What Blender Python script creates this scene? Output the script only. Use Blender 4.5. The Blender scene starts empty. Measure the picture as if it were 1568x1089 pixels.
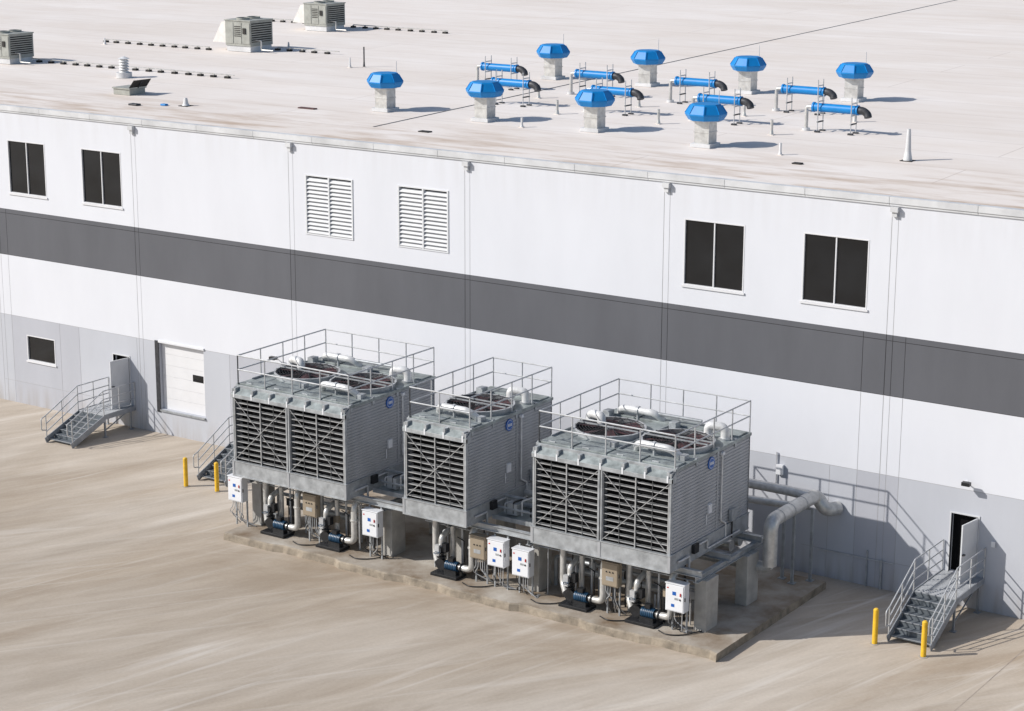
import bpy, math, random
from mathutils import Vector, Matrix
random.seed(7)
S=bpy.context.scene
COL=S.collection
# ---------------------------------------------------------------- materials
def nodes(m):
    m.use_nodes=True
    nt=m.node_tree
    return nt, nt.nodes["Principled BSDF"]
def mat(name,c,rough=.6,metal=0.,var=.12,scale=1.5,bump=0.,spec=.4,stretch=None,c2=None,fine=None,dirt=None):
    m=bpy.data.materials.new(name); nt,b=nodes(m); N=nt.nodes; L=nt.links
    b.inputs["Roughness"].default_value=rough; b.inputs["Metallic"].default_value=metal
    b.inputs["Specular IOR Level"].default_value=spec
    tc=N.new("ShaderNodeNewGeometry"); mp=N.new("ShaderNodeMapping")
    L.new(tc.outputs["Position"],mp.inputs["Vector"])
    if stretch: mp.inputs["Scale"].default_value=stretch
    n=N.new("ShaderNodeTexNoise"); n.inputs["Scale"].default_value=scale; n.inputs["Detail"].default_value=6; n.inputs["Roughness"].default_value=.62
    L.new(mp.outputs[0],n.inputs["Vector"])
    r=N.new("ShaderNodeValToRGB")
    e=r.color_ramp.elements; e[0].position=.32; e[1].position=.68
    d=c2 if c2 else tuple(x*(1-var*1.6) for x in c)
    e[0].color=(*d,1); e[1].color=(*(min(1,x*(1+var*.5)) for x in c),1)
    L.new(n.outputs["Fac"],r.inputs["Fac"]); out=r.outputs["Color"]
    if dirt:   # (z_full, z_none, strength): grime that fades with height, broken up by vertical streaks
        sp=N.new("ShaderNodeSeparateXYZ"); L.new(tc.outputs["Position"],sp.inputs[0])
        mr=N.new("ShaderNodeMapRange"); mr.inputs[1].default_value=dirt[0]; mr.inputs[2].default_value=dirt[1]; mr.inputs[3].default_value=dirt[2]; mr.inputs[4].default_value=0; L.new(sp.outputs["Z"],mr.inputs[0])
        m2=N.new("ShaderNodeMapping"); m2.inputs["Scale"].default_value=(2.2,2.2,.25); L.new(tc.outputs["Position"],m2.inputs[0])
        n2=N.new("ShaderNodeTexNoise"); n2.inputs["Scale"].default_value=1.2; n2.inputs["Detail"].default_value=6; L.new(m2.outputs[0],n2.inputs["Vector"])
        r2=N.new("ShaderNodeValToRGB"); r2.color_ramp.elements[0].position=.4; r2.color_ramp.elements[1].position=.7; L.new(n2.outputs["Fac"],r2.inputs[0])
        mu=N.new("ShaderNodeMath"); mu.operation='MULTIPLY'; L.new(mr.outputs[0],mu.inputs[0]); L.new(r2.outputs[0],mu.inputs[1])
        mx=N.new("ShaderNodeMix"); mx.data_type='RGBA'; L.new(mu.outputs[0],mx.inputs[0]); L.new(out,mx.inputs[6]); mx.inputs[7].default_value=(.27,.22,.17,1); out=mx.outputs[2]
    L.new(out,b.inputs["Base Color"])
    if bump:
        bp=N.new("ShaderNodeBump"); bp.inputs["Strength"].default_value=bump; bp.inputs["Distance"].default_value=.02
        n2=N.new("ShaderNodeTexNoise"); n2.inputs["Scale"].default_value=fine or 20; n2.inputs["Detail"].default_value=3
        L.new(mp.outputs[0],n2.inputs["Vector"]); L.new(n2.outputs["Fac"],bp.inputs["Height"]); L.new(bp.outputs[0],b.inputs["Normal"])
    return m
M={}
M['white']=mat("white_wall_paint",(.675,.688,.735),.75,var=.025,scale=.45,stretch=(1,1,.35),dirt=(13.4,11.5,.10))
M['grey']=mat("light_grey_wall_paint",(.485,.50,.545),.75,var=.04,scale=.5,stretch=(1,1,.4),dirt=(0,1.1,.55))
M['grey2']=mat("light_grey_wall_paint_aged",(.44,.45,.495),.75,var=.04,scale=.5,stretch=(1,1,.4),dirt=(0,1.1,.55))
M['band']=mat("dark_grey_wall_paint",(.110,.113,.128),.7,var=.07,scale=.6,stretch=(1,1,.3))
M['groove']=mat("joint_sealant",(.40,.40,.41),.9,var=.1)
M['grooved']=mat("dark_joint_sealant",(.035,.035,.04),.9,var=.1)
M['coping']=mat("white_coping_metal",(.64,.645,.66),.45,var=.14,scale=.8)
M['frame']=mat("white_window_frame",(.70,.70,.72),.5,var=.03)
M['glass']=mat("tinted_glass",(.010,.011,.013),.05,var=.3,scale=.7,spec=.5)
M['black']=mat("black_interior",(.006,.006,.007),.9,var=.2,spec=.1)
M['louver']=mat("white_louver_metal",(.68,.69,.71),.5,var=.04)
M['galv']=mat("galvanised_steel",(.42,.44,.46),.42,.3,var=.22,scale=3)
M['galvside']=mat("ribbed_casing_steel",(.40,.41,.43),.5,.2,var=.12,scale=1.2,stretch=(1,1,.3))
M['galvdeck']=mat("weathered_deck_steel",(.33,.365,.365),.5,.25,var=.30,scale=2.5)
M['rail']=mat("rail_steel",(.54,.55,.565),.45,.3,var=.15,scale=4)
M['blade']=mat("louver_blade_steel",(.17,.175,.18),.5,.2,var=.2,scale=3)
M['brace']=mat("brace_steel",(.42,.425,.43),.45,.2,var=.15,scale=3)
M['stair']=mat("stair_steel",(.34,.36,.39),.5,.4,var=.15,scale=3)
M['tread']=mat("stair_tread_steel",(.15,.17,.19),.6,.3,var=.2,scale=5)
M['alu']=mat("aluminium_pipe_jacket",(.60,.595,.58),.35,.4,var=.18,scale=4)
M['whitep']=mat("white_pipe_jacket",(.72,.72,.72),.4,.1,var=.18,scale=3)
M['conc']=mat("pier_concrete",(.42,.405,.38),.85,var=.16,scale=2,bump=.3)
M['pad']=mat("pad_concrete",(.47,.435,.385),.85,var=.10,scale=.55,bump=.35,c2=(.20,.145,.095))
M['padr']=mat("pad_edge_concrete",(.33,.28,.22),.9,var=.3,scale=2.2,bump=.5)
M['yellow']=mat("yellow_paint",(.78,.47,.03),.5,var=.12,scale=6)
M['cab']=mat("white_enclosure_paint",(.72,.73,.76),.4,var=.04)
M['tan']=mat("tan_enclosure_paint",(.31,.255,.19),.5,var=.08)
M['pblack']=mat("black_motor_paint",(.02,.021,.024),.4,var=.3,scale=6)
M['pblue']=mat("blue_pump_paint",(.018,.065,.13),.4,var=.2,scale=6)
M['blue']=mat("bright_blue_paint",(.004,.215,.57),.42,var=.08,scale=3)
M['dblue']=mat("badge_blue_paint",(.01,.10,.40),.4,var=.03)
M['red']=mat("red_paint",(.5,.02,.02),.4,var=.05)
M['fan']=mat("fan_blade_red_brown",(.16,.07,.075),.6,var=.3,scale=6)
M['mat']=mat("red_brown_rubber",(.12,.06,.06),.8,var=.3,scale=6)
M['hvac']=mat("grey_green_unit_paint",(.36,.365,.335),.55,var=.12,scale=3)
M['hvacw']=mat("light_unit_hood_paint",(.74,.72,.69),.5,var=.1,scale=3)
M['dark']=mat("dark_rubber_block",(.035,.032,.03),.8,var=.3,scale=5)
M['pipeblk']=mat("dark_elbow_steel",(.06,.062,.07),.5,.3,var=.3,scale=6)
M['door']=mat("door_paint",(.60,.61,.63),.5,var=.05)
M['gjoint']=mat("ground_joint_fill",(.38,.32,.27),.9,var=.2,scale=2)
def roofmat():
    m=bpy.data.materials.new("roof_membrane"); nt,b=nodes(m);N=nt.nodes;L=nt.links
    g=N.new("ShaderNodeNewGeometry")
    n=N.new("ShaderNodeTexNoise"); n.inputs["Scale"].default_value=.16;n.inputs["Detail"].default_value=9;n.inputs["Roughness"].default_value=.7
    mp=N.new("ShaderNodeMapping"); mp.inputs["Scale"].default_value=(.6,1.6,1); L.new(g.outputs["Position"],mp.inputs[0]); L.new(mp.outputs[0],n.inputs["Vector"])
    r=N.new("ShaderNodeValToRGB"); e=r.color_ramp.elements; e[0].position=.3;e[1].position=.72
    e[0].color=(.74,.665,.605,1); e[1].color=(.85,.80,.765,1); L.new(n.outputs["Fac"],r.inputs[0])
    bk=N.new("ShaderNodeTexBrick"); bk.inputs["Scale"].default_value=1; bk.offset=.37; bk.inputs["Brick Width"].default_value=30; bk.inputs["Row Height"].default_value=3.05
    bk.inputs["Mortar Size"].default_value=.035; bk.inputs["Mortar Smooth"].default_value=.4; bk.inputs["Color1"].default_value=(1,1,1,1);bk.inputs["Color2"].default_value=(.955,.95,.945,1);bk.inputs["Mortar"].default_value=(.80,.78,.77,1)
    L.new(g.outputs["Position"],bk.inputs["Vector"])
    mx=N.new("ShaderNodeMix");mx.data_type='RGBA';mx.blend_type='MULTIPLY';mx.inputs[0].default_value=1
    L.new(r.outputs[0],mx.inputs[6]);L.new(bk.outputs[0],mx.inputs[7])
    sep=N.new("ShaderNodeSeparateXYZ");L.new(g.outputs["Position"],sep.inputs[0])
    mr=N.new("ShaderNodeMapRange");mr.inputs[1].default_value=0;mr.inputs[2].default_value=7;mr.inputs[3].default_value=1;mr.inputs[4].default_value=.1;L.new(sep.outputs["Y"],mr.inputs[0])
    n3=N.new("ShaderNodeTexNoise");n3.inputs["Scale"].default_value=.8;n3.inputs["Detail"].default_value=7;n3.inputs["Roughness"].default_value=.65
    mp3=N.new("ShaderNodeMapping");mp3.inputs["Scale"].default_value=(.3,1.5,1);L.new(g.outputs["Position"],mp3.inputs[0]);L.new(mp3.outputs[0],n3.inputs["Vector"])
    r3=N.new("ShaderNodeValToRGB");e=r3.color_ramp.elements;e[0].position=.45;e[0].color=(0,0,0,1);e[1].position=.68;e[1].color=(1,1,1,1);L.new(n3.outputs["Fac"],r3.inputs[0])
    mu=N.new("ShaderNodeMath");mu.operation='MULTIPLY';L.new(mr.outputs[0],mu.inputs[0]);L.new(r3.outputs[0],mu.inputs[1])
    mx2=N.new("ShaderNodeMix");mx2.data_type='RGBA';L.new(mu.outputs[0],mx2.inputs[0]);L.new(mx.outputs[2],mx2.inputs[6]);mx2.inputs[7].default_value=(.45,.33,.24,1)
    L.new(mx2.outputs[2],b.inputs["Base Color"]); b.inputs["Roughness"].default_value=.75;b.inputs["Specular IOR Level"].default_value=.2
    return m
M['roof']=roofmat()
def groundmat():
    m=bpy.data.materials.new("yard_concrete"); nt,b=nodes(m);N=nt.nodes;L=nt.links
    g=N.new("ShaderNodeNewGeometry")
    def streak(rot,sc,scale,det=6,dist=.3):
        a=N.new("ShaderNodeMapping");a.inputs["Rotation"].default_value=(0,0,math.radians(rot));L.new(g.outputs["Position"],a.inputs[0])
        c=N.new("ShaderNodeMapping");c.inputs["Scale"].default_value=sc;L.new(a.outputs[0],c.inputs[0])
        n=N.new("ShaderNodeTexNoise");n.inputs["Scale"].default_value=scale;n.inputs["Detail"].default_value=det;n.inputs["Roughness"].default_value=.62;n.inputs["Distortion"].default_value=dist
        L.new(c.outputs[0],n.inputs["Vector"]);return n
    def ramp(n,p0,c0,p1,c1):
        r=N.new("ShaderNodeValToRGB");e=r.color_ramp.elements;e[0].position=p0;e[0].color=(*c0,1);e[1].position=p1;e[1].color=(*c1,1);L.new(n.outputs["Fac"],r.inputs[0]);return r
    def mix(a,bb,mode='MULTIPLY',f=1.):
        x=N.new("ShaderNodeMix");x.data_type='RGBA';x.blend_type=mode
        if isinstance(f,float): x.inputs[0].default_value=f
        else: L.new(f,x.inputs[0])
        L.new(a,x.inputs[6]);L.new(bb,x.inputs[7]);return x.outputs[2]
    def math2(op,a,c):
        x=N.new("ShaderNodeMath");x.operation=op;L.new(a,x.inputs[0])
        if isinstance(c,float): x.inputs[1].default_value=c
        else: L.new(c,x.inputs[1])
        return x.outputs[0]
    def rgb(c):
        x=N.new("ShaderNodeRGB");x.outputs[0].default_value=(*c,1);return x.outputs[0]
    base=ramp(streak(17,(1,.5,1),.10,9,.6),.32,(.415,.345,.27),.68,(.585,.53,.465))
    s1=ramp(streak(20,(1,.16,1),.55,8,1.2),.30,(.82,.80,.775),.68,(1.06,1.06,1.06))
    s2=ramp(streak(31,(1,.05,1),1.3,6,.5),.36,(.93,.92,.91),.64,(1.03,1.03,1.03))
    s3=ramp(streak(14,(1,.03,1),2.2,5,.6),.55,(0,0,0),.72,(1,1,1))
    s4=ramp(streak(38,(1,.03,1),1.6,5,1.0),.58,(0,0,0),.74,(1,1,1))
    mk=ramp(streak(0,(1,1,1),.09,3,0),.42,(0,0,0),.60,(1,1,1))
    f=ramp(streak(0,(1,1,1),9,4,0),.3,(.94,.94,.94),.7,(1.03,1.03,1.03))
    o=mix(base.outputs[0],s1.outputs[0]);o=mix(o,s2.outputs[0]);o=mix(o,f.outputs[0])
    w=mix(s3.outputs[0],mk.outputs[0]); o=mix(o,rgb((.72,.69,.65)),'MIX',math2('MULTIPLY',w,.5))
    o=mix(o,rgb((.70,.67,.63)),'MIX',math2('MULTIPLY',s4.outputs[0],.28))
    d=ramp(streak(25,(1,.35,1),.22,8,.8),.56,(1,1,1),.78,(.76,.70,.63)); o=mix(o,d.outputs[0])
    # run-off staining in front of the equipment pad
    sp=N.new("ShaderNodeSeparateXYZ");L.new(g.outputs["Position"],sp.inputs[0])
    def mr(o_,a,b_):
        x=N.new("ShaderNodeMapRange");x.interpolation_type='SMOOTHSTEP';x.inputs[1].default_value=a;x.inputs[2].default_value=b_;L.new(o_,x.inputs[0]);return x.outputs[0]
    k=math2('MULTIPLY',mr(sp.outputs["Y"],-15.,-8.6),mr(sp.outputs["X"],-25.,-20.)); k=math2('MULTIPLY',k,mr(sp.outputs["X"],2.,-6.))
    nn=ramp(streak(60,(1,.4,1),.9,7,.5),.38,(0,0,0),.66,(1,1,1)); k=math2('MULTIPLY',k,nn.outputs[0]); k=math2('MULTIPLY',k,.5)
    o=mix(o,rgb((.27,.20,.135)),'MIX',k)
    L.new(o,b.inputs["Base Color"]);b.inputs["Roughness"].default_value=.8;b.inputs["Specular IOR Level"].default_value=.25
    return m
M['ground']=groundmat()
# ---------------------------------------------------------------- mesh helpers
def empty(name,loc=(0,0,0)):
    e=bpy.data.objects.new(name,None); e.location=loc; e.empty_display_size=.5; COL.objects.link(e); return e
class G:
    def __init__(s): s.v=[];s.f=[];s.mi=[];s.mats=[];s.sm=[]
    def m(s,k):
        if k not in s.mats: s.mats.append(k)
        return s.mats.index(k)
    def add(s,vs,fs,k,smooth=False):
        o=len(s.v); s.v+=[tuple(v) for v in vs]; i=s.m(k)
        for f in fs: s.f.append([o+j for j in f]); s.mi.append(i); s.sm.append(smooth)
    def box(s,x0,x1,y0,y1,z0,z1,k):
        vs=[(x,y,z) for x in(x0,x1) for y in(y0,y1) for z in(z0,z1)]
        s.add(vs,[(0,1,3,2),(4,6,7,5),(0,4,5,1),(2,3,7,6),(0,2,6,4),(1,5,7,3)],k)
    def cbox(s,c,d,k): s.box(c[0]-d[0]/2,c[0]+d[0]/2,c[1]-d[1]/2,c[1]+d[1]/2,c[2]-d[2]/2,c[2]+d[2]/2,k)
    def bar(s,a,b,w,h,k):
        a=Vector(a);b=Vector(b);d=(b-a).normalized()
        up=Vector((0,0,1)) if abs(d.z)<.95 else Vector((0,1,0))
        r=d.cross(up).normalized();u=r.cross(d)
        vs=[p+r*(i*w/2)+u*(j*h/2) for p in(a,b) for i,j in((-1,-1),(1,-1),(1,1),(-1,1))]
        s.add(vs,[(0,1,2,3),(7,6,5,4),(0,4,5,1),(1,5,6,2),(2,6,7,3),(3,7,4,0)],k)
    def cyl(s,a,b,r,k,n=10,r2=None,cap=True):
        a=Vector(a);b=Vector(b);d=(b-a).normalized();r2=r if r2 is None else r2
        up=Vector((0,0,1)) if abs(d.z)<.95 else Vector((0,1,0))
        x=d.cross(up).normalized();y=x.cross(d)
        vs=[]
        for p,q in((a,r),(b,r2)):
            for i in range(n):
                t=2*math.pi*(i+.5)/n; vs.append(p+x*(q*math.cos(t))+y*(q*math.sin(t)))
        s.add(vs,[(i,(i+1)%n,n+(i+1)%n,n+i) for i in range(n)],k,n>8)
        if cap: s.add(vs,[tuple(range(n))[::-1],tuple(range(n,2*n))],k)
    def tube(s,pts,r,k,fil=None,n=12):
        pts=[Vector(p) for p in pts]; fil=fil or r*1.5; P=[pts[0]]
        for i in range(1,len(pts)-1):
            a,b,c=pts[i-1],pts[i],pts[i+1]; d1=(a-b).normalized();d2=(c-b).normalized();q=min(fil,(a-b).length*.49,(c-b).length*.49)
            A=b+d1*q;C=b+d2*q
            for t in (0,.2,.4,.6,.8,1): P.append(A*(1-t)**2+b*2*t*(1-t)+C*t*t)
        P.append(pts[-1]); vs=[];pn=None
        for i,p in enumerate(P):
            t=((P[min(i+1,len(P)-1)]-P[max(i-1,0)])).normalized()
            if pn is None:
                up=Vector((0,0,1)) if abs(t.z)<.9 else Vector((0,1,0)); pn=t.cross(up).normalized()
            else: pn=(pn-t*pn.dot(t)).normalized()
            y=t.cross(pn)
            for j in range(n):
                w=2*math.pi*j/n; vs.append(p+pn*(r*math.cos(w))+y*(r*math.sin(w)))
        m=len(P)
        s.add(vs,[(i*n+j,i*n+(j+1)%n,(i+1)*n+(j+1)%n,(i+1)*n+j) for i in range(m-1) for j in range(n)],k,True)
        s.add(vs,[tuple(range(n))[::-1],tuple(range((m-1)*n,m*n))],k)
    def ring(s,c,r,w,h,k,n=36):
        vs=[]
        for i in range(n):
            t=2*math.pi*i/n
            for rr,z in((r-w,0),(r,0),(r,h),(r-w,h)): vs.append((c[0]+rr*math.cos(t),c[1]+rr*math.sin(t),c[2]+z))
        s.add(vs,[(i*4+j,i*4+(j+1)%4,((i+1)%n)*4+(j+1)%4,((i+1)%n)*4+j) for i in range(n) for j in range(4)],k)
    def obj(s,name,parent=None,loc=(0,0,0),bevel=0):
        me=bpy.data.meshes.new(name); me.from_pydata(s.v,[],s.f)
        for k in s.mats: me.materials.append(M[k])
        me.polygons.foreach_set("material_index",s.mi); me.polygons.foreach_set("use_smooth",s.sm)
        me.update(); o=bpy.data.objects.new(name,me); COL.objects.link(o); o.location=loc
        if parent: o.parent=parent
        if bevel:
            b=o.modifiers.new("bevel",'BEVEL');b.width=bevel;b.segments=2;b.limit_method='ANGLE'
        return o
# ---------------------------------------------------------------- ground
g=G(); g.add([(-2500,-2500,0),(2500,-2500,0),(2500,2500,0),(-2500,2500,0)],[(0,1,2,3)],'ground'); g.obj("ground")
g=G()
for x in (-61,-46.2,6.2,21): g.add([(x,-60,.004),(x+.025,-60,.004),(x+.025,-.05,.004),(x,-.05,.004)],[(0,1,2,3)],'gjoint')
g.obj("ground_joint")
# ---------------------------------------------------------------- building
H=13.5; XL,XR=-231.95,85.0; SL=.025; YB=190.
B=empty("warehouse_building")
PITCH=8.6; J0=-.05
win_hi=[(-42.0,-39.67),(-37.45,-35.1),(-7.83,-5.44),(-3.22,-.81)]
for b in (-9,-13,4):
    o=b*PITCH; win_hi.append((-3.22+o,-.81+o))
louv=[(-25.0,-22.6),(-20.4,-18.0)]
ops=[]
for a,b in win_hi: ops.append((a,b,9.68,12.05,.14))
for a,b in louv: ops.append((a,b,9.65,12.05,.16))
ops.append((-41.44,-39.65,2.1,3.28,.14))
doors=[(-36.05,-35.1,1.0,3.15),(2.58,3.52,1.15,3.2),(-27.2,-26.25,1.1,3.2)]
for d in doors: ops.append((*d,.2))
ops.append((-33.3,-30.75,1.1,4.04,.3))
zb0,zb1,zg=6.84,8.93,4.07
grv=[]; k=-27
while J0+k*PITCH<XR-1:
    x=J0+k*PITCH; grv.append((x-.014,x+.012,0,H)); grv.append((x+.22,x+.24,0,H)); k+=1
for x in (-.88,.64,-42.35): grv.append((x-.010,x+.010,0,zb1))
for x in (-39.3,-38.1,-34.6,-29.3,-16.0,5.7,-1.9): grv.append((x-.009,x+.009,0,zg))
hg=[(8.72,8.742,None),(zg-.009,zg+.009,None),(1.0,1.018,(-43,-36.5)),(1.0,1.018,(-2.9,2.2)),(6.83,6.85,None)]
xs=sorted(set([XL,XR]+[v for o in ops for v in o[:2]]+[v for q in grv for v in q[:2]]+[-43,-36.5,-2.9,2.2]))
zs=sorted(set([0,zg,zb0,zb1,H]+[v for o in ops for v in o[2:4]]+[v for q in hg for v in q[:2]]))
def cell(xm,zm):
    for o in ops:
        if o[0]<xm<o[1] and o[2]<zm<o[3]: return o[4],('black' if o[4]<.25 else 'frame')
    inb=zb0<zm<zb1
    for q in grv:
        if q[0]<xm<q[1] and q[2]<zm<q[3]: return .005,('grooved' if inb else 'groove')
    for q in hg:
        if q[0]<zm<q[1] and (q[2] is None or q[2][0]<xm<q[2][1]): return .005,('grooved' if 6.8<zm<9 else 'groove')
    if zm<zg: return 0,('grey2' if (-42.35<xm<-38.1 or -.88<xm<.64 or -29.3<xm<-26) else 'grey')
    return 0,('band' if inb else 'white')
g=G(); nx,nz=len(xs)-1,len(zs)-1
C=[[cell((xs[i]+xs[i+1])/2,(zs[j]+zs[j+1])/2) for j in range(nz)] for i in range(nx)]
for i in range(nx):
    for j in range(nz):
        d,k=C[i][j]; a,b,c,e=xs[i],xs[i+1],zs[j],zs[j+1]
        g.add([(a,d,c),(b,d,c),(b,d,e),(a,d,e)],[(0,1,2,3)],k)
        if i+1<nx and C[i+1][j][0]!=d:
            d2,k2=C[i+1][j]; g.add([(b,d,c),(b,d2,c),(b,d2,e),(b,d,e)],[(0,1,2,3)],k if d<d2 else k2)
        if j+1<nz and C[i][j+1][0]!=d:
            d2,k2=C[i][j+1]; g.add([(a,d,e),(b,d,e),(b,d2,e),(a,d2,e)],[(0,1,2,3)],k if d<d2 else k2)
zr=lambda y:H+SL*y
g.add([(XL,0,0),(XL,YB,0),(XL,YB,zr(YB)),(XL,0,H)],[(3,2,1,0)],'white')
g.add([(XR,0,0),(XR,YB,0),(XR,YB,zr(YB)),(XR,0,H)],[(0,1,2,3)],'white')
g.add([(XL,YB,0),(XR,YB,0),(XR,YB,zr(YB)),(XL,YB,zr(YB))],[(0,3,2,1)],'white')
g.obj("walls",B)
g=G(); g.add([(XL,.05,zr(.05)+.03),(XR,.05,zr(.05)+.03),(XR,YB,zr(YB)+.03),(XL,YB,zr(YB)+.03)],[(0,1,2,3)],'roof'); g.obj("roof",B)
g=G(); x=XL
while x<XR:
    g.box(x+.006,min(x+3.04,XR),-.085,.16,H-.15,H+.07,'coping'); g.box(x+.006,min(x+3.04,XR),-.05,-.002,H-.23,H-.152,'coping'); x+=3.05
g.obj("coping",B)
g=G(); k=-27
while J0+k*PITCH<XR-1:
    x=J0+k*PITCH
    g.box(x-.02,x+.25,-.17,-.004,H-.42,H-.25,'coping'); g.box(x+.03,x+.20,-.11,-.004,H-.58,H-.425,'coping'); k+=1
g.obj("scupper_boxes",B)
def window(x0,x1,z0,z1,cols=2):
    f=.045; y0,y1=.03,.09
    g.box(x0,x0+f,y0-.04,y1,z0,z1,'frame');g.box(x1-f,x1,y0-.04,y1,z0,z1,'frame')
    g.box(x0+f,x1-f,y0-.04,y1,z0,z0+f,'frame');g.box(x0+f,x1-f,y0-.04,y1,z1-f,z1,'frame')
    for c in range(1,cols):
        xm=x0+(x1-x0)*c/cols; g.box(xm-f/2,xm+f/2,y0-.02,y1,z0+f,z1-f,'frame')
    # the two lights sit at very slightly different angles, as real glazing does
    for c in range(cols):
        a=x0+(x1-x0)*c/cols+f; b=x0+(x1-x0)*(c+1)/cols-f/2; t=.004*(1 if (int(x0*7)+c)%2 else -1)
        g.add([(a-f/2,y0+.035+t,z0+f),(b,y0+.035-t,z0+f),(b,y0+.035-t*2,z1-f),(a-f/2,y0+.035,z1-f)],[(0,1,2,3)],'glass')
    g.box(x0-.05,x1+.05,-.05,-.004,z0-.07,z0-.005,'frame')
g=G()
for a,b in win_hi: window(a,b,9.68,12.05)
window(-41.44,-39.65,2.1,3.28,1)
g.obj("windows",B)
g=G()
for a,b in louv:
    f=.07; z0,z1=9.65,12.05
    for u,v in((a,a+f),(b-f,b),((a+b)/2-f/2,(a+b)/2+f/2)): g.box(u,v,-.03,.12,z0,z1,'louver')
    n=14
    for h0,h1 in((a+f+.002,(a+b)/2-f/2-.002),((a+b)/2+f/2+.002,b-f-.002)):
        g.box(h0,h1,-.028,.11,z0,z0+.05,'louver'); g.box(h0,h1,-.028,.11,z1-.05,z1,'louver')
        for i in range(n):
            z=z0+.09+(z1-z0-.16)*i/n
            g.add([(h0,-.02,z),(h1,-.02,z),(h1,.1,z+.11),(h0,.1,z+.11),(h0,-.02,z-.02),(h1,-.02,z-.02),(h1,.1,z+.09),(h0,.1,z+.09)],[(0,1,2,3),(7,6,5,4),(0,4,5,1)],'louver')
g.obj("wall_louvers",B)
g=G()
x0,x1,z0,z1=-33.3,-30.75,1.1,4.04
for i in range(6):
    a=z0+(z1-z0)*i/6; g.box(x0+.01,x1-.01,.16,.20,a+.003,a+(z1-z0)/6-.003,'frame')
g.box(x0+1.75,x0+2.35,.15,.159,2.55,2.85,'glass')
g.obj("dock_door",B)
g=G()
g.box(-33.53,-33.31,-.03,-.003,.95,4.12,'pipeblk'); g.box(-33.3,-30.7,-.06,-.003,4.06,4.14,'cab')  # dark strip at left: jamb seal, with the jamb's shadow put into its colour
g.box(-33.3,-30.75,-.08,-.003,1.02,1.09,'galv'); g.obj("dock_frame",B)
g=G()
for (a,b,c,d) in doors:
    g.box(a-.05,a,-.03,.12,c,d+.05,'door'); g.box(b,b+.05,-.03,.12,c,d+.05,'door'); g.box(a,b,-.03,.12,d,d+.05,'door')
g.obj("door_frames",B)
g=G()
for (a,b,c,d) in doors[:2]:
    hx=b-.01; L=.98; an=math.radians(82)
    p=Vector((hx,-.06,0));q=p+Vector((-math.cos(an)*L,-math.sin(an)*L,0)); n=Vector((-math.sin(an),math.cos(an),0))*.025
    vs=[(w.x,w.y,z) for z in (c+.02,d-.02) for w in (p-n,p+n,q+n,q-n)]
    g.add(vs,[(3,2,1,0),(4,5,6,7),(0,1,5,4),(1,2,6,5),(2,3,7,6),(3,0,4,7)],'door')
    h=q+(p-q)*.08; g.cbox((h.x+.05,h.y,c+1.0),(.1,.12,.04),'pblack')
a,b,c,d=doors[2]; g.box(a,b,.03,.07,c,d,'door')
g.obj("door_leaves",B)
g=G()
for x in (3.03,-26.75):
    g.tube([(x,-.01,4.32),(x,-.25,4.42),(x+.1,-.3,4.4)],.02,'pblack',n=6); g.cbox((x+.12,-.34,4.38),(.28,.18,.12),'pblack'); g.cbox((x,-.02,4.32),(.1,.03,.14),'cab')
g.obj("wall_lamps",B)
g=G()
g.tube([(.18,-.06,.0),(.18,-.06,1.05)],.05,'galv',n=8); g.tube([(-.35,-.06,.0),(-.35,-.06,1.3)],.03,'galv',n=8)
g.tube([(-2.2,-.06,1.0),(.6,-.06,1.0)],.02,'rail',n=6); g.tube([(-3.9,-.05,4.2),(-3.9,-.05,3.0)],.025,'rail',n=6)
g.cbox((-3.75,-.08,3.6),(.25,.12,.35),'cab'); g.cbox((4.1,-.08,2.4),(.12,.06,.18),'cab')
g.obj("wall_conduits",B)
g=G(); x=-24.25; y0=3.4
g.add([(x,y0,zr(y0)+.036),(x+.11,y0,zr(y0)+.036),(x+.11,YB,zr(YB)+.036),(x,YB,zr(YB)+.036)],[(0,1,2,3)],'pipeblk')
g.obj("roof_expansion_joint",B)
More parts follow.
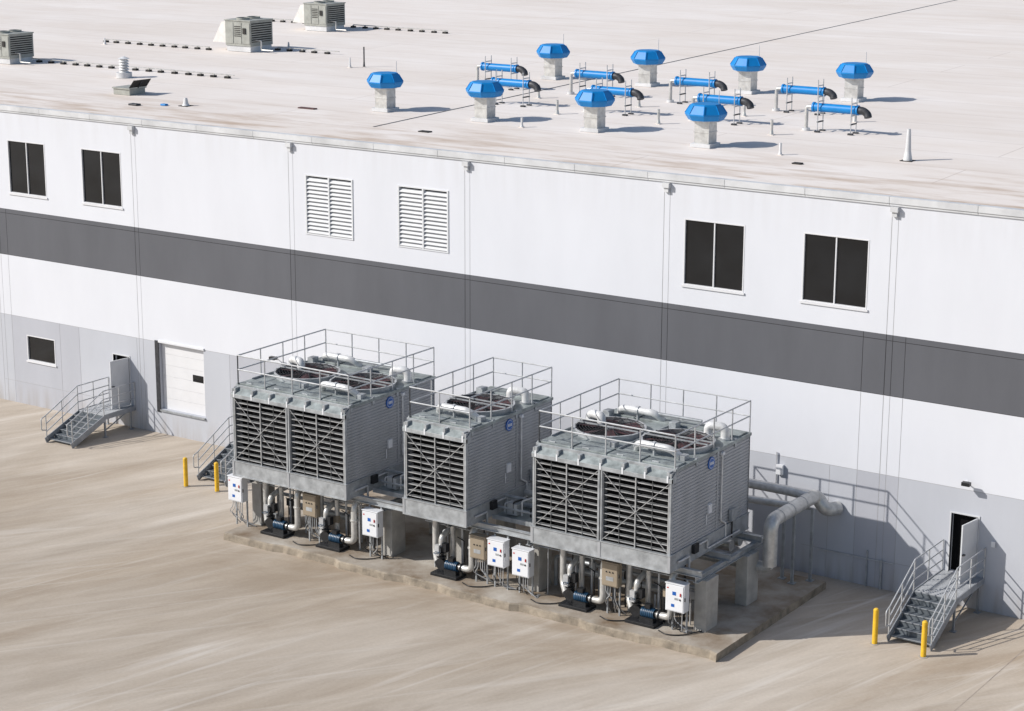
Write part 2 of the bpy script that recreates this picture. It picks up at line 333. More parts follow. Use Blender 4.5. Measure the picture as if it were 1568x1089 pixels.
# ---------------------------------------------------------------- stairs
def rails(g,pts,k='rail',h=1.07,r=.024,post=1.2,mids=(.55,)):
    for i in range(len(pts)-1):
        a=Vector(pts[i]);b=Vector(pts[i+1]); n=max(1,round((b-a).length/post))
        for zz in (h,)+tuple(mids): g.cyl(a+Vector((0,0,zz)),b+Vector((0,0,zz)),r,k,8)
        for j in range(n+(1 if i==len(pts)-2 else 0)):
            p=a.lerp(b,j/n); g.cyl(p,p+Vector((0,0,h)),r,k,8)
def stair(name,xc,w,zl,yb,top=-.02):
    E=empty(name,(xc,0,0)); n=7; run=.29; x0,x1=-w/2,w/2
    yl=yb+n*run; rise=zl/n
    g=G(); g.box(x0,x1,yl,top,zl-.06,zl-.012,'stair')
    for i in range(int((top-yl)/.1)): g.box(x0+.02,x1-.02,yl+.02+i*.1,yl+.04+i*.1,zl-.011,zl+.004,'rail')
    g.box(x0-.04,x0-.002,yl,top,zl-.2,zl+.02,'stair'); g.box(x1+.002,x1+.04,yl,top,zl-.2,zl+.02,'stair')
    for x in (x0+.05,x1-.05):
        for yy in (yl+.1,top-.25): g.cbox((x,yy,(zl-.06)/2),(.07,.07,zl-.065),'stair'); g.cbox((x,yy,.01),(.2,.2,.02),'stair')
        g.bar((x,yl+.1,.3),(x,top-.25,zl-.1),.04,.04,'stair')
    g.obj("landing",E)
    g=G()
    for i in range(1,n):
        z=zl-i*rise; yy=yl-(i-1)*run; g.box(x0+.01,x1-.01,yy-run-.02,yy-.005,z-.035,z,'tread'); g.box(x0+.01,x1-.01,yy-run-.02,yy-run+.01,z+.001,z+.006,'rail')
        g.box(x0+.01,x1-.01,yy-.005,yy+.005,z,z+rise-.04,'tread')
    g.obj("treads",E)
    g=G()
    for x in (x0-.02,x1+.02): g.bar((x,yl+.05,zl-.13),(x,yb+.08,.10),.035,.26,'stair')
    g.obj("stringers",E)
    g=G()
    for x in (x0-.02,x1+.02):
        rails(g,[(x,top-.03,zl),(x,yl,zl),(x,yb+.15,.12)],post=.95,mids=(.36,.71),h=1.07)
        g.tube([(x,yb+.15,1.19),(x,yb-.12,1.10),(x,yb-.12,.6),(x,yb+.15,.55)],.024,'rail',fil=.08,n=8)
    g.obj("handrails",E)
stair("metal_staircase",3.1,1.42,1.15,-4.45)
stair("metal_staircase",-35.6,1.5,1.0,-3.95)
stair("metal_staircase",-26.7,1.42,1.1,-4.25)
for x,y in ((2.09,-4.72),(3.80,-4.85),(-27.29,-4.99),(-25.84,-4.78)):
    E=empty("yellow_bollard",(x,y,0)); g=G(); g.cyl((0,0,0),(0,0,1.16),.088,'yellow',20); g.cyl((0,0,1.16),(0,0,1.20),.088,'yellow',20,r2=.05); g.cyl((0,0,0),(0,0,.012),.15,'conc',16); g.obj("post",E)
# ---------------------------------------------------------------- equipment pad
px0,px1,py0,py1,ph=-21.75,-1.35,-8.95,-1.1,.27
seg=[px0]+[px0+(px1-px0)*i/60+random.uniform(-.08,.08) for i in range(1,60)]+[px1]
E=empty("concrete_pad")
vs=[];fr=[];tp=[]
for x in seg:
    j=random.uniform(-.03,.03)+(.12 if int((x-px0)/2.55)%2 else 0); vs+=[(x,py0+j-.02,0),(x,py0+j,ph-.04),(x,py0+j+.05,ph),(x,py1,ph),(x,py1,0)]
for i in range(len(seg)-1):
    for k in range(4): (tp if k==2 else fr).append((i*5+k,(i+1)*5+k,(i+1)*5+k+1,i*5+k+1))
fr.append((0,1,2,3,4)); o=(len(seg)-1)*5; fr.append((o+4,o+3,o+2,o+1,o))
g=G(); g.add(vs,tp,'pad'); g.obj("slab_top",E); g=G(); g.add(vs,fr,'padr'); g.obj("slab_edge",E)
# ---------------------------------------------------------------- support frame
E=empty("tower_support_frame")
PX=[-21.35,-15.3,-9.1,-2.72]; g=G()
for x in PX:
    for y in (-7.15,-4.35): g.box(x-.22,x+.22,y-.4,y+.4,ph-.01,2.0,'conc')
for y in (-6.9,-4.35): g.box(-12.6,-12.2,y-.35,y+.35,ph-.01,2.0,'conc')
g.obj("piers",E,bevel=.02)
g=G()
def ibeam(a,b,h=.22,w=.16,k='galv'):
    a=Vector(a);b=Vector(b); z=Vector((0,0,1))
    g.bar(a+z*(h/2-.01),b+z*(h/2-.01),w,.02,k);g.bar(a-z*(h/2-.01),b-z*(h/2-.01),w,.02,k);g.bar(a,b,.015,h-.042,k)
for x in PX+[-12.4]: ibeam((x,-7.9,2.112),(x,-3.1,2.112))
for y in (-7.9,-6.0,-3.8): ibeam((-21.6,y,2.336),(-2.5,y,2.336))
g.obj("beams",E)
g=G()
for a,b in ((-16.15,-13.84),(-11.0,-8.56)):
    g.box(a,b,-7.2,-3.9,2.46,2.49,'galvdeck'); g.box(a,b,-7.24,-7.203,2.40,2.55,'galv')
    g.cyl((a,-6.4,3.0),(b,-6.4,3.0),.06,'galv',8); g.cyl((a,-6.9,2.75),(b,-6.9,2.75),.045,'galv',8)
    g.tube([(a,-5.2,2.8),((a+b)/2,-5.2,2.8),((a+b)/2,-5.2,3.6),(b,-5.2,3.6)],.11,'alu')
    for y in(-5.9,-4.6): g.cyl((a,y,2.6),(b,y,2.6),.09,'galv',10)
    for i in range(6):
        xx=a+.3+i*.35; g.tube([(xx,-6.9,2.6),(xx,-6.9,2.9+.1*(i%3)),(xx+.1,-6.2,2.9+.1*(i%3))],.03,'pblack' if i%2 else 'rail',n=6)
    g.cbox((a+.6,-6.8,2.75),(.4,.25,.4),'galv'); g.cbox((b-.5,-6.5,2.7),(.35,.3,.35),'cab')
g.obj("walkway",E)
g=G()
for x0,x1 in ((-21.2,-15.6),(-13.6,-11.2),(-8.9,-3.0)):
    for j in range(4): g.cyl((x0,-7.55+.07*j,1.92-.03*j),(x1,-7.55+.07*j,1.92-.03*j),.022,'galv',6)
    g.tube([(x0+.1,-6.6,ph),(x0+.1,-6.6,1.3),(x1-.1,-6.6,1.3),(x1-.1,-6.6,ph)],.07,'galv',n=10)
    g.tube([(x0+.4,-6.2,.8),(x1-.4,-6.2,.8)],.13,'galv')
    x=x0+.35
    while x<x1:
        r=random.uniform(.015,.04); y=-7.5+random.uniform(-.1,.6); g.cyl((x,y,ph),(x,y,random.choice([1.1,1.5,2.2])),r,random.choice(['rail','galv','pblack','pblack','galv']),8)
        if random.random()<.4: g.cbox((x+.1,y-.05,random.uniform(.7,1.5)),(.22,.12,.26),random.choice(['galv','galvside','tan','pblack']))
        x+=random.uniform(.22,.5)
for x in (-19,-16.4,-11.5,-8.7,-6.0,-3.8):
    g.tube([(x,-8.3,ph+.03),(x+.4,-8.5,ph+.03),(x+.9,-8.2,ph+.03),(x+1.2,-7.6,ph+.05)],.02,'pblack',n=6,fil=.3)
g.obj("conduits",E)
# ---------------------------------------------------------------- cooling towers
TY0,TY1,ZB,ZT=-8.6,-3.35,2.45,5.8
CW=2.59
def tower(x0,n):
    E=empty("cooling_tower",(x0,0,0)); W=CW*n; D0,D1=TY0,TY1
    g=G(); zk=3.02
    def ribs(x,s):
        z=zk; p=.11
        while z<ZT-.1:
            a,b,c,d=z,z+.075,z+.08,min(z+p,ZT-.1)
            o=.02*s
            g.add([(x,D0+.12,a),(x,D1-.02,a),(x+o,D1-.02,a+.01),(x+o,D0+.12,a+.01),(x+o,D0+.12,b),(x+o,D1-.02,b),(x,D0+.12,c),(x,D1-.02,c),(x,D0+.12,d),(x,D1-.02,d)],
                  [(0,1,2,3),(3,2,5,4),(4,5,7,6),(6,7,9,8)] if s>0 else [(3,2,1,0),(4,5,2,3),(6,7,5,4),(8,9,7,6)],'galvside')
            z+=p
    ribs(W-.02,1); ribs(.02,-1)
    g.box(0,W,D1-.05,D1,zk,ZT-.1,'galvside')
    for x in (0,W-.06):
        g.box(x,x+.06,D0,D0+.12,zk,ZT-.1,'galv'); g.box(x,x+.06,D1-.02,D1+.02,zk,ZT-.1,'galv')
    g.box(W-.03,W+.012,-5.6,-5.52,zk,ZT-.1,'galvside')
    g.obj("casing",E)
    g=G(); g.box(-.03,W+.03,D0-.03,D1+.03,ZB,zk-.03,'galv'); g.box(-.05,W+.05,D0-.06,D1+.05,zk-.03,zk,'galv'); g.box(-.04,W+.04,D0-.05,D1+.05,ZB-.02,ZB+.03,'galv')
    for i in range(n+1):
        x=i*CW; g.box(max(-.045,x-.05),min(W+.045,x+.05),D0-.045,D0-.031,ZB+.03,zk-.03,'galvside')
    g.obj("basin",E)
    g=G(); zl0,zl1=zk,5.36
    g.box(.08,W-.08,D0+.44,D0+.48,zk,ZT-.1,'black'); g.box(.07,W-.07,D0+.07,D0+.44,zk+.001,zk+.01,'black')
    for i in range(n):
        a,b=i*CW+.09,(i+1)*CW-.09
        nb=11
        for j in range(nb):
            z=zl0+.10+(zl1-zl0-.05)*j/nb; y=D0+.06
            g.add([(a,y,z),(b,y,z),(b,y+.10,z+.02),(a,y+.10,z+.02)],[(0,1,2,3)],'blade')
            g.box(a,b,y-.006,y,z-.028,z+.004,'brace')
        for x in (a+.0,(a+b)/2,b): g.box(x-.018,x+.018,D0+.01,D0+.052,zl0,zl1,'brace')
        for x in ((a*3+b)/4,(a+3*b)/4): g.box(x-.006,x+.006,D0+.03,D0+.045,zl0,zl1,'blade')
        g.bar((a,D0-.01,zl0+.05),(b,D0-.01,zl1-.02),.018,.018,'brace'); g.bar((a,D0+.012,zl1-.02),(b,D0+.012,zl0+.05),.018,.018,'brace')
    for i in range(1,n):
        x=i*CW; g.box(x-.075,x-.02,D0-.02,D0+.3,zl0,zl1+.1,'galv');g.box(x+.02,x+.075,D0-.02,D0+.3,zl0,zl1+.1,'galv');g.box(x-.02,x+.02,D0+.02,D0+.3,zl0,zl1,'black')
    g.obj("inlet_louvers",E)
    g=G()
    g.box(-.03,W+.03,D0-.03,D0+.05,5.38,5.52,'galv')
    g.add([(-.03,D0-.03,5.52),(W+.03,D0-.03,5.52),(W+.03,D0+.22,5.7),(-.03,D0+.22,5.7)],[(0,1,2,3)],'galvdeck')
    g.add([(W+.03,D0-.03,5.38),(W+.03,D0+.27,5.38),(W+.03,D0+.27,5.78),(W+.03,D0+.22,5.7),(W+.03,D0-.03,5.52)],[(0,1,2,3,4)],'galv')
    g.add([(-.03,D0-.03,5.38),(-.03,D0+.27,5.38),(-.03,D0+.27,5.78),(-.03,D0+.22,5.7),(-.03,D0-.03,5.52)],[(4,3,2,1,0)],'galv')
    g.box(-.025,W+.025,D0+.22,D0+.268,5.66,ZT-.0,'galv')
    m=n*3
    for i in range(m+1):
        x=.12+i*(W-.24)/m; g.box(x-.05,x+.05,D0+.0,D0+.215,5.50,5.74,'galv'); g.box(x-.03,x+.03,D0-.04,D0-.031,5.40,5.62,'cab')
    g.box(-.04,W+.04,D0+.27,D1+.04,ZT-.1,ZT,'galvdeck')
    for i in range(n):
        for j in range(2):
            a=i*CW+j*CW/2+.05; g.box(a,a+CW/2-.1,D0+.32,D0+1.0,ZT+.002,ZT+.05,'galvdeck'); g.box(a+.3,a+.55,D0+.4,D0+.44,ZT+.05,ZT+.09,'galv')
            g.box(a,a+CW/2-.1,D1-.75,D1-.1,ZT+.002,ZT+.05,'galvdeck')
        g.box(i*CW+.02,i*CW+.05,D0+1.05,D1-.8,ZT+.002,ZT+.07,'galv')
        g.cbox((i*CW+.28,D1-1.0,ZT+.12),(.26,.34,.24),'galv'); g.cbox((i*CW+CW-.3,D0+1.3,ZT+.08),(.22,.3,.16),'galv')
    g.obj("fan_deck",E,bevel=.006)
    for i in range(n):
        g=G(); c=((i+.5)*CW,(D0+D1)/2+.05,ZT); R=1.18
        g.ring(c,R,.03,.16,'galv',40); g.ring((c[0],c[1],c[2]+.16),R+.04,.07,.025,'rail',40)
        g.cyl((c[0],c[1],ZT+.004),(c[0],c[1],ZT+.015),R-.04,'black',32)
        g.cyl((c[0],c[1],ZT+.015),(c[0],c[1],ZT+.15),.17,'galv',16)
        for b in range(6):
            t=2*math.pi*b/6+.3*i; d=Vector((math.cos(t),math.sin(t),0)); p=Vector((-d.y,d.x,0)); o=Vector(c)
            A=o+d*.15; Bq=o+d*(R-.06)
            g.add([A+p*.1+Vector((0,0,.13)),A-p*.1+Vector((0,0,.07)),Bq-p*.25+Vector((0,0,.05)),Bq+p*.25+Vector((0,0,.13))],[(0,1,2,3)],'fan')
        for r in [.22+.1*q for q in range(10)]: g.ring((c[0],c[1],c[2]+.185),r,.012,.012,'pipeblk',32)
        for b in range(16):
            t=math.pi*2*b/16; g.bar((c[0]+.15*math.cos(t),c[1]+.15*math.sin(t),c[2]+.2),(c[0]+R*math.cos(t),c[1]+R*math.sin(t),c[2]+.2),.014,.014,'pipeblk')
        for s in(-.16,.16): g.bar((c[0]-R,c[1]+s,c[2]+.22),(c[0]+R,c[1]+s,c[2]+.22),.05,.04,'galv')
        g.obj("fan",E)
    g=G(); z=ZT
    def loop(x,y,L): g.tube([(x-L/2-.2,y+.25,z+.05),(x-L/2,y,z+.32),(x+L/2,y,z+.32),(x+L/2+.2,y+.25,z+.05)],.12,'whitep',fil=.25); g.cyl((x-.05,y,z+.32),(x+.05,y,z+.32),.15,'rail',14); g.cyl((x,y,z),(x,y,z+.25),.05,'galv',8)
    def elb(x,y,sx):
        g.tube([(x,y,z+.0),(x,y,z+.42),(x+sx*.55,y-.15,z+.42),(x+sx*.55,y-.15,z+.15)],.15,'whitep',fil=.28); g.cyl((x,y,z+.0),(x,y,z+.06),.22,'galv',16)
    yc=(D0+D1)/2
    if n==2:
        loop(CW*.5,D1-.75,1.3); elb(.3,yc+.4,1) ; loop(CW*1.5,D0+1.15,1.2); elb(W-.3,D1-1.2,-1)
        g.tube([(CW*.5,D1-.75,z+.32),(CW*1.4,D1-.5,z+.25)],.06,'galv')
    else:
        loop(CW*.5,D0+1.15,1.2); elb(W-.3,D1-1.2,-1)
    g.obj("distribution_pipes",E)
    g=G(); e=.05
    rails(g,[(e,D0+.3,ZT),(e,D1-e+.1,ZT),(W-e,D1-e+.1,ZT),(W-e,D0+.3,ZT),(e,D0+.3,ZT)],post=1.28,h=1.07,r=.025)
    for x in (e,W-e):
        for y in (D0+.35,-7,-5.6,-4.4): g.cbox((x+(.05 if x>1 else -.05),y,ZT-.1),(.06,.12,.28),'galv')
    g.obj("guard_rail",E)
    g=G(); g.cyl((W,-6.05,5.42),(W+.035,-6.05,5.42),.21,'dblue',28); g.cyl((W+.035,-6.05,5.42),(W+.038,-6.05,5.42),.17,'cab',28) ; g.cyl((W+.038,-6.05,5.42),(W+.042,-6.05,5.42),.155,'dblue',28)
    for dy in (-.08,0,.08): g.box(W+.042,W+.046,-6.05+dy-.028,-6.05+dy+.028,5.37,5.47,'cab')
    g.box(W,W+.06,-6.2,-5.98,3.75,4.05,'cab'); g.cyl((W+.03,-6.3,3.4),(W+.03,-6.3,3.75),.015,'cab',6)
    g.tube([(W+.05,-5.35,ZT-.25),(W+.05,-5.35,3.3),(W+.05,-5.0,3.1),(W+.05,-5.0,2.6)],.03,'whitep',n=8)
    g.cbox((W+.06,-5.35,ZT-.22),(.1,.14,.1),'cab'); g.cbox((W+.08,-7.1,2.85),(.14,.3,.3),'pblack'); g.tube([(W+.09,-7.1,2.9),(W+.09,-6.3,2.9),(W+.09,-6.3,2.6),(W+.09,-4.1,2.6)],.035,'rail',n=8)
    g.tube([(W+.1,-8.2,2.7),(W+.1,-7.5,2.7),(W+.1,-7.5,2.2)],.04,'rail',n=8); g.cbox((W+.08,-4.6,3.3),(.12,.3,.4),'galv'); g.tube([(W+.08,-4.6,3.1),(W+.08,-4.6,2.5)],.03,'pblack',n=6)
    g.obj("side_fittings",E)
for x,n in ((-21.45,2),(-13.72,1),(-8.46,2)): tower(x,n)
# ---------------------------------------------------------------- pumps
def pump(xc):
    E=empty("water_pump",(xc,-7.95,ph)); g=G()
    g.box(-.55,.55,-.3,.3,-.005,.1,'pblack'); g.obj("base",E,bevel=.01)
    g=G(); g.cyl((-.05,0,.4),(.42,0,.4),.17,'pblue',16); g.cyl((.42,0,.4),(.5,0,.4),.12,'pblack',16)
    for i in range(6): g.cyl((0+i*.07,0,.4),(.02+i*.07,0,.4),.185,'pblue',16)
    g.cyl((-.28,-.08,.38),(-.28,.08,.38),.2,'pblack',18); g.box(-.1,.4,-.12,.12,.1,.26,'pblack'); g.box(.08,.28,-.12,.08,.57,.7,'pblack'); g.obj("motor",E)
    g=G(); g.cyl((-.28,0,.5),(-.28,0,1.0),.085,'pblack',12)
    for z in (.62,.78,.98): g.cyl((-.28,0,z),(-.28,0,z+.04),.16,'pblack',14)
    g.box(-.42,-.24,-.22,-.1,.72,1.1,'rail'); g.box(-.2,-.02,-.1,.1,.85,1.15,'pblack'); g.tube([(-.28,0,1.0),(-.28,0,1.35),(-.28,.5,1.5),(-.28,.9,1.5)],.1,'alu'); g.cyl((-.28,-.12,.85),(-.28,-.3,.85),.012,'rail',6); g.ring((-.28,-.3,.85),.1,.02,.02,'pblue',14)
    g.obj("valve_train",E)
    g=G(); g.tube([(.5,0,.4),(1.0,0,.4),(1.0,0,1.75),(1.0,.5,2.0)],.115,'alu',fil=.22); g.cyl((.56,0,.4),(.6,0,.4),.16,'pblack',14); g.cyl((1.0,0,1.2),(1.0,0,1.24),.15,'alu',14)
    g.tube([(-.05,.35,.35),(-.05,.35,1.7)],.09,'alu'); g.tube([(.25,.5,0),(.25,.5,1.8)],.04,'rail',n=8); g.tube([(.4,.42,0.1),(.4,.42,1.2),(.1,.42,1.3)],.02,'pblack',n=6)
    g.tube([(-.75,.3,1.9),(-.75,.3,.6),(-.45,0,.4)],.11,'alu',fil=.2)
    g.obj("pipework",E)
for x in (-20.1,-17.5,-12.4,-7.15,-4.6): pump(x+.05)
def cabinet(x,y,z,w,h,kind):
    E=empty("control_cabinet" if kind=='cab' else "junction_cabinet",(x,y,z)); d=.32 if kind=='cab' else .24
    g=G(); g.box(-w/2,w/2,-d/2,d/2,-h/2,h/2,kind); g.box(-w/2+.03,w/2-.03,-d/2-.02,-d/2-.002,-h/2+.03,h/2-.03,kind); g.box(-w/2-.02,w/2+.02,-d/2-.03,d/2+.02,h/2,h/2+.03,kind)
    g.obj("enclosure",E,bevel=.008)
    g=G(); y0=-d/2-.021
    if kind=='cab':
        g.box(-.08,.05,y0-.006,y0,.10,.22,'dblue'); g.box(-.12,.0,y0-.005,y0,-.30,-.2,'dblue'); g.box(.2,.23,y0-.03,y0,.1,.2,'red'); g.box(-w/2+.06,-w/2+.12,y0-.006,y0,h/2-.16,h/2-.12,'red')
        g.cyl((.2,y0,-.02),(.2,y0-.02,-.02),.03,'pblack',10); g.box(.0,.14,y0-.005,y0,-.05,.02,'galv')
    else:
        for i in range(3): g.cyl((-.12+i*.12,y0,.1),(-.12+i*.12,y0-.02,.1),.025,'pblack',8)
        g.box(-.14,.14,y0-.004,y0,-.2,-.06,'galv')
    g.box(w/2,w/2+.03,-d/2,-d/2+.04,-.06,.06,'pblack'); g.obj("door_fittings",E)
    g=G()
    for s in (-w/2+.08,w/2-.08): g.box(s-.025,s+.025,d/2,d/2+.05,-z+ph,h/2+.1,'galv')
    for i in range(6):
        xx=-w/2+.08+i*.09; g.tube([(xx,0,-h/2),(xx,0,-h/2-.25-.05*i),(xx+random.uniform(-.3,.4),.05,-h/2-.5-.05*i),(xx+random.uniform(-.2,.5),.3,-z+ph+.04)],.016,random.choice(['galv','pblack','rail']),n=6,fil=.12)
    g.obj("stand",E)
for x,z in ((-21.75,1.75),(-15.5,1.62),(-10.15,1.60),(-9.15,1.46),(-3.25,1.5)): cabinet(x,-8.1,z,.68,.92,'cab')
for x,z in ((-18.35,1.72),(-11.0,1.6),(-5.75,1.72)): cabinet(x,-8.0,z,.62,.8,'tan')
# ---------------------------------------------------------------- condenser water pipes
E=empty("insulated_water_pipe"); g=G()
g.tube([(-2.1,-2.6,3.1),(-2.1,-3.95,3.1),(-2.1,-3.95,1.55)],.24,'alu',fil=.38,n=18)
g.tube([(-2.1,-2.6,3.1),(-2.1,-.55,3.1),(-1.75,-.55,2.6),(-1.5,-.02,2.6)],.24,'alu',fil=.3,n=18)
g.tube([(-2.1,-3.95,1.6),(-2.3,-3.95,1.45),(-5.5,-3.95,1.45)],.19,'alu',fil=.2,n=16)
g.tube([(-8.5,-1.1,3.25),(-2.9,-1.1,3.25),(-2.1,-1.1,3.2)],.17,'alu',n=16)
g.tube([(-8.5,-1.9,2.75),(-2.1,-1.9,3.05)],.13,'alu',n=14)
g.tube([(-21,-3.05,1.6),(-4,-3.05,1.6)],.2,'alu',n=14); g.tube([(-21,-2.4,1.6),(-4,-2.4,1.6)],.2,'alu',n=14)
for y in (-3.4,-2.6,-1.7): g.cyl((-2.1,y-.012,3.1),(-2.1,y+.012,3.1),.25,'galv',18)
g.obj("pipe_run",E)
g=G()
for x,y,h in ((-1.85,-1.33,2.86),(-2.25,-1.9,2.86),(-2.75,-1.65,3.0)):
    g.cbox((x,y,(h+ph)/2),(.09,.09,h-ph),'galv'); g.cbox((x,y,ph+.012),(.24,.24,.02),'galv')
g.bar((-2.8,-1.5,2.84),(-1.8,-1.33,2.84),.08,.06,'galv'); g.bar((-2.75,-1.6,2.55),(-2.9,-.05,2.55),.06,.06,'galv')
g.obj("pipe_supports",E)
# ---------------------------------------------------------------- rooftop objects
def rz(y): return zr(y)+.03
def ventilator(x,y):
    E=empty("roof_ventilator",(x,y,rz(y))); g=G()
    g.box(-.42,.42,-.42,.42,0,.14,'coping'); g.box(-.31,.31,-.31,.31,.14,1.02,'alu'); g.box(-.33,.33,-.33,.33,.55,.59,'alu'); g.box(-.35,.35,-.35,.35,.95,1.03,'alu')
    g.obj("duct",E)
    g=G(); n=8
    def rg(r,z): return [(r*math.cos(2*math.pi*(i+.5)/n),r*math.sin(2*math.pi*(i+.5)/n),z) for i in range(n)]
    L=[(.60,1.02),(.67,1.02),(.80,1.22),(.80,1.27),(.60,1.57),(.54,1.62)]
    vs=[p for r,z in L for p in rg(r,z)]
    g.add(vs,[(k*n+i,k*n+(i+1)%n,(k+1)*n+(i+1)%n,(k+1)*n+i) for k in range(len(L)-1) for i in range(n)],'blue')
    g.add(vs,[tuple(range(n))[::-1],tuple(range(len(L)*n-n,len(L)*n))],'blue')
    for i in range(n):
        t=2*math.pi*(i+.5)/n; c,s=math.cos(t),math.sin(t)
        g.bar((.8*c,.8*s,1.28),(.6*c,.6*s,1.58),.03,.03,'blue')
    g.obj("cap",E)
    g=G(); g.cyl((.35,.35,1.5),(.35,.35,2.1),.012,'rail',6); g.obj("lightning_rod",E)
for p in ((-26.5,7.2),(-21.2,7.0),(-15.9,7.0),(-10.3,5.9),(-25.9,19.4),(-20.8,19.5),(-15.7,19.6),(-10.6,19.7)): ventilator(*p)
def blue_pipe(x,y):
    E=empty("horizontal_filter_pipe",(x,y,rz(y))); g=G()
    g.cyl((-.95,0,.95),(.85,0,.95),.17,'blue',18); g.cyl((-1.02,0,.95),(-.95,0,.95),.2,'blue',18); g.cyl((.85,0,.95),(.92,0,.95),.2,'blue',18); g.obj("drum",E)
    g=G(); g.tube([(.92,0,.95),(1.12,0,.95),(1.3,0,.82),(1.34,-.03,.7)],.15,'pipeblk',fil=.15); g.obj("elbow",E)
    g=G(); g.tube([(-1.02,0,.95),(-1.3,0,.95),(-1.3,.0,.0)],.075,'alu'); g.cyl((-1.3,0,0),(-1.3,0,.1),.16,'coping',12); g.obj("inlet_pipe",E)
    g=G()
    for xx in (-.7,.72):
        for yy in (-.24,.24): g.cyl((xx,yy,0),(xx,yy,1.45),.022,'rail',8); g.cbox((xx,yy,.03),(.2,.14,.06),'pipeblk')
        g.cbox((xx,0,.74),(.05,.56,.05),'rail'); g.cbox((xx,0,1.2),(.04,.52,.04),'rail'); g.cbox((xx,0,.4),(.05,.52,.05),'pipeblk')
    g.obj("stand",E)
for i in range(4): blue_pipe(-10.85-5.1*i,15.4); blue_pipe(-7.45-5.1*i,11.3)
def hvac(x,y,s=1.):
    E=empty("rooftop_hvac_unit",(x,y,rz(y))); E.scale=(s,s,s); g=G()
    g.box(-.7,.95,-.85,.85,0,.30,'coping'); g.obj("curb",E)
    g=G(); g.box(-.75,1.0,-.9,.9,.30,1.6,'hvac'); g.box(-.79,1.04,-.94,.94,1.6,1.66,'hvac'); g.obj("cabinet",E,bevel=.01)
    g=G()
    for a in (-.7,-.13,.44): g.box(a,a+.52,-.925,-.903,.42,1.52,'hvac')
    for i in range(6): g.box(-.09,.35,-.94,-.926,.8+i*.1,.84+i*.1,'dark')
    g.box(1.003,1.01,-.8,.8,.5,1.5,'dark')
    for i in range(8): g.box(1.011,1.03,-.82,.82,.55+i*.12,.60+i*.12,'hvac')
    for c in((.1,-.42),(.1,.42)): g.ring((c[0],c[1],1.66),.36,.04,.1,'hvac',24); g.cyl((c[0],c[1],1.663),(c[0],c[1],1.68),.32,'dark',24)
    g.cbox((.62,-.95,1.1),(.2,.05,.3),'dark')
    g.obj("panels",E)
    g=G()
    a=[(-.76,-.8,.42),(-.76,-.8,1.55),(-1.1,-.8,1.5),(-1.75,-.8,.42)];b=[(x_,.8,z_) for x_,_,z_ in a]
    g.add(a+b,[(0,1,2,3),(7,6,5,4),(1,5,6,2),(2,6,7,3),(3,7,4,0)],'hvacw'); g.obj("intake_hood",E)
    g=G(); g.tube([(1.02,-.5,.6),(1.4,-.5,.6),(1.4,-.5,.12),(2.2,-.5,.12)],.04,'alu',n=8); g.obj("drain",E)
hvac(-46.5,21.2,1.0); hvac(-49.3,31.0,.95); hvac(-53.9,11.2,.92); hvac(-95,26,1.)
def piperun(x0,x1,y,step=.85):
    E=empty("roof_pipe_run",(0,y,rz(y))); g=G(); g.cyl((x0,0,.17),(x1,0,.17),.025,'alu',6); g.obj("pipe",E)
    g=G(); x=x0
    while x<=x1: g.box(x-.13,x+.13,-.1,.1,0,.1,'dark'); g.box(x-.05,x+.05,-.03,.03,.1,.15,'alu'); x+=step*random.uniform(.92,1.08)
    g.obj("support_blocks",E)
piperun(-56,-48.3,20.2); piperun(-45,-40.8,21.9); piperun(-55.9,-51.6,33.2); piperun(-48.5,-41.7,32.8); piperun(-53.3,-39.2,11.9)
def stub(x,y,r,h,cone=True,name="vent_pipe",k='coping'):
    E=empty(name,(x,y,rz(y))); g=G(); g.cyl((0,0,0),(0,0,h*.3),r*1.6,k,12,r2=r); g.cyl((0,0,h*.3),(0,0,h),r,k,12,r2=r*(.6 if cone else 1))
    g.box(-r*2,r*2,-r*2,r*2,0,.02,'dark' if r>.1 else 'roof'); g.obj("stack",E)
stub(-2.5,6.8,.11,1.15); stub(-36.5,18.5,.035,1.0,False,k='pipeblk'); stub(-37,18.,.05,.5); stub(-35,4.0,.12,.35); stub(-7.0,5.6,.05,.45,False); stub(-18.9,6.3,.05,.4,False); stub(-45,22.8,.06,.35); stub(-55.3,19.4,.06,.35)
for x,y in ((-9.4,9.6),(-14.6,9.8),(-19.6,10),(-12.6,13.4),(-17.7,13.5),(-22.9,13.6),(-8.0,14.2)): stub(x,y,.06,.6,False,k='alu')
E=empty("louvered_relief_vent",(-44.2,9.6,rz(9.6))); g=G()
g.cyl((0,0,0),(0,0,.25),.38,'coping',16)
for i in range(5): g.cyl((0,0,.26+i*.13),(0,0,.34+i*.13),.26,'whitep',16,r2=.20)
g.cyl((0,0,.25),(0,0,.92),.16,'coping',12); g.cyl((0,0,.92),(0,0,1.02),.29,'whitep',16,r2=.05); g.obj("stack",E)
E=empty("roof_hatch",(-39.9,5.6,rz(5.6))); g=G(); g.box(-.55,.45,-.5,.5,0,.26,'hvac'); g.box(-.6,.5,-.55,.55,.262,.32,'hvac')
g.add([(.46,-.55,.33),(.52,.55,.33),(.82,.55,.7),(.78,-.55,.7)],[(0,1,2,3)],'dark'); g.bar((.5,0,.3),(.8,0,.68),.04,.04,'pipeblk'); g.obj("curb_and_lid",E)
def debris(x,y,d,k,name):
    E=empty(name,(x,y,rz(y))); g=G(); g.box(-d[0]/2,d[0]/2,-d[1]/2,d[1]/2,0,d[2],k); g.box(-d[0]/2-.05,d[0]/2+.05,-.04,.04,0,d[2]*.6,k); g.obj("sheet",E,bevel=.02)
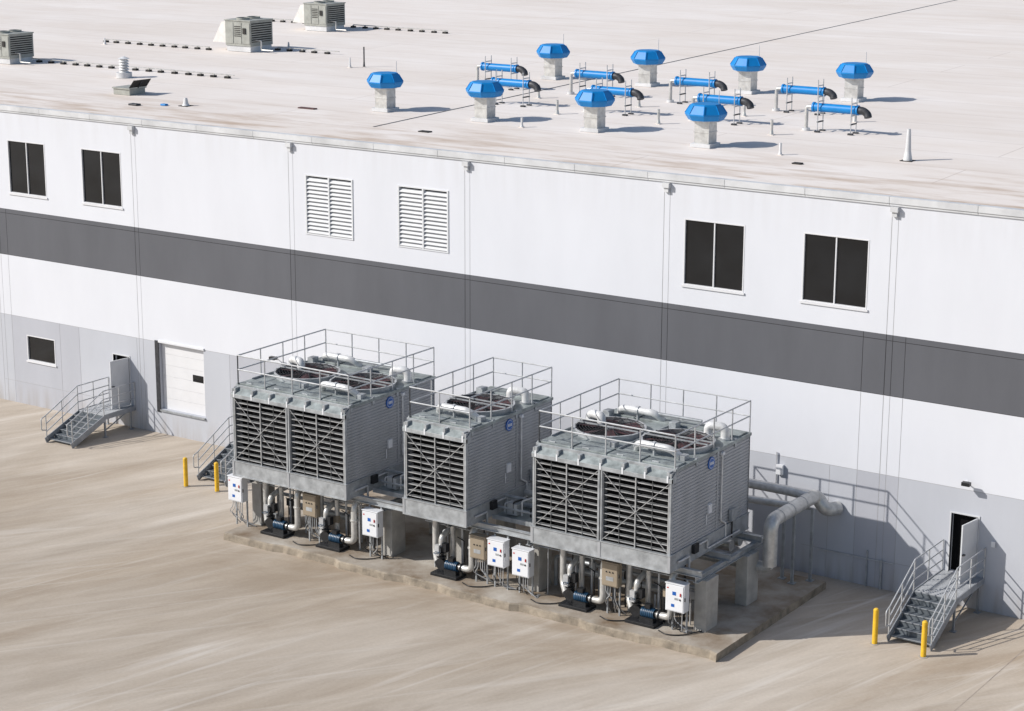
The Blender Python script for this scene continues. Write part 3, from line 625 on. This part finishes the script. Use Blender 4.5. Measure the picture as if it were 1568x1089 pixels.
debris(-29.8,6.0,(.9,.25,.05),'mat',"roof_walk_mat"); debris(-37.1,3.0,(.5,.3,.08),'pipeblk',"roof_drain_cover"); debris(-35.9,3.6,(.3,.2,.08),'blue',"blue_tarp_scrap"); debris(-5.6,4.2,(.35,.25,.05),'dark',"roof_drain_cover"); debris(-21.6,3.4,(.5,.3,.04),'dark',"roof_drain_cover")
# ---------------------------------------------------------------- light, world, camera
w=bpy.data.worlds.new("World"); S.world=w; w.use_nodes=True; nt=w.node_tree
bg=nt.nodes["Background"]; sk=nt.nodes.new("ShaderNodeTexSky"); sk.sky_type='NISHITA'; sk.sun_disc=False
EL=math.radians(34.5); dx,dy=.74,.673
sk.sun_elevation=EL; sk.sun_rotation=math.atan2(-dx,-dy)%(2*math.pi); sk.air_density=1; sk.dust_density=1
nt.links.new(sk.outputs[0],bg.inputs[0]); bg.inputs[1].default_value=.11
sl=bpy.data.lights.new("sun",'SUN'); sl.energy=4.5; sl.angle=math.radians(.5); sl.color=(1,.96,.90)
so=bpy.data.objects.new("sun",sl); COL.objects.link(so); so.location=(-40,-40,60)
d=Vector((dx*math.cos(EL),dy*math.cos(EL),-math.sin(EL))); so.rotation_euler=d.to_track_quat('-Z','Y').to_euler()
f,p,a,r,Hc,D=3118.127,.24472,.97715,.00323,24.634,61.642
fw=Vector((-math.cos(a)*math.cos(p),math.sin(a)*math.cos(p),-math.sin(p))); rt=Vector((math.sin(a),math.cos(a),0)); up=rt.cross(fw)
r2=rt*math.cos(r)+up*math.sin(r); u2=up*math.cos(r)-rt*math.sin(r)
cd=bpy.data.cameras.new("camera"); cam=bpy.data.objects.new("camera",cd); COL.objects.link(cam)
cam.matrix_world=Matrix((( r2.x,u2.x,-fw.x,26.506),(r2.y,u2.y,-fw.y,-D),(r2.z,u2.z,-fw.z,Hc),(0,0,0,1)))
cd.sensor_width=36; cd.lens=36*f/1568; cd.clip_end=5000; cd.clip_start=.5
S.camera=cam
S.view_settings.view_transform='Standard'; S.view_settings.look='None'; S.view_settings.exposure=0
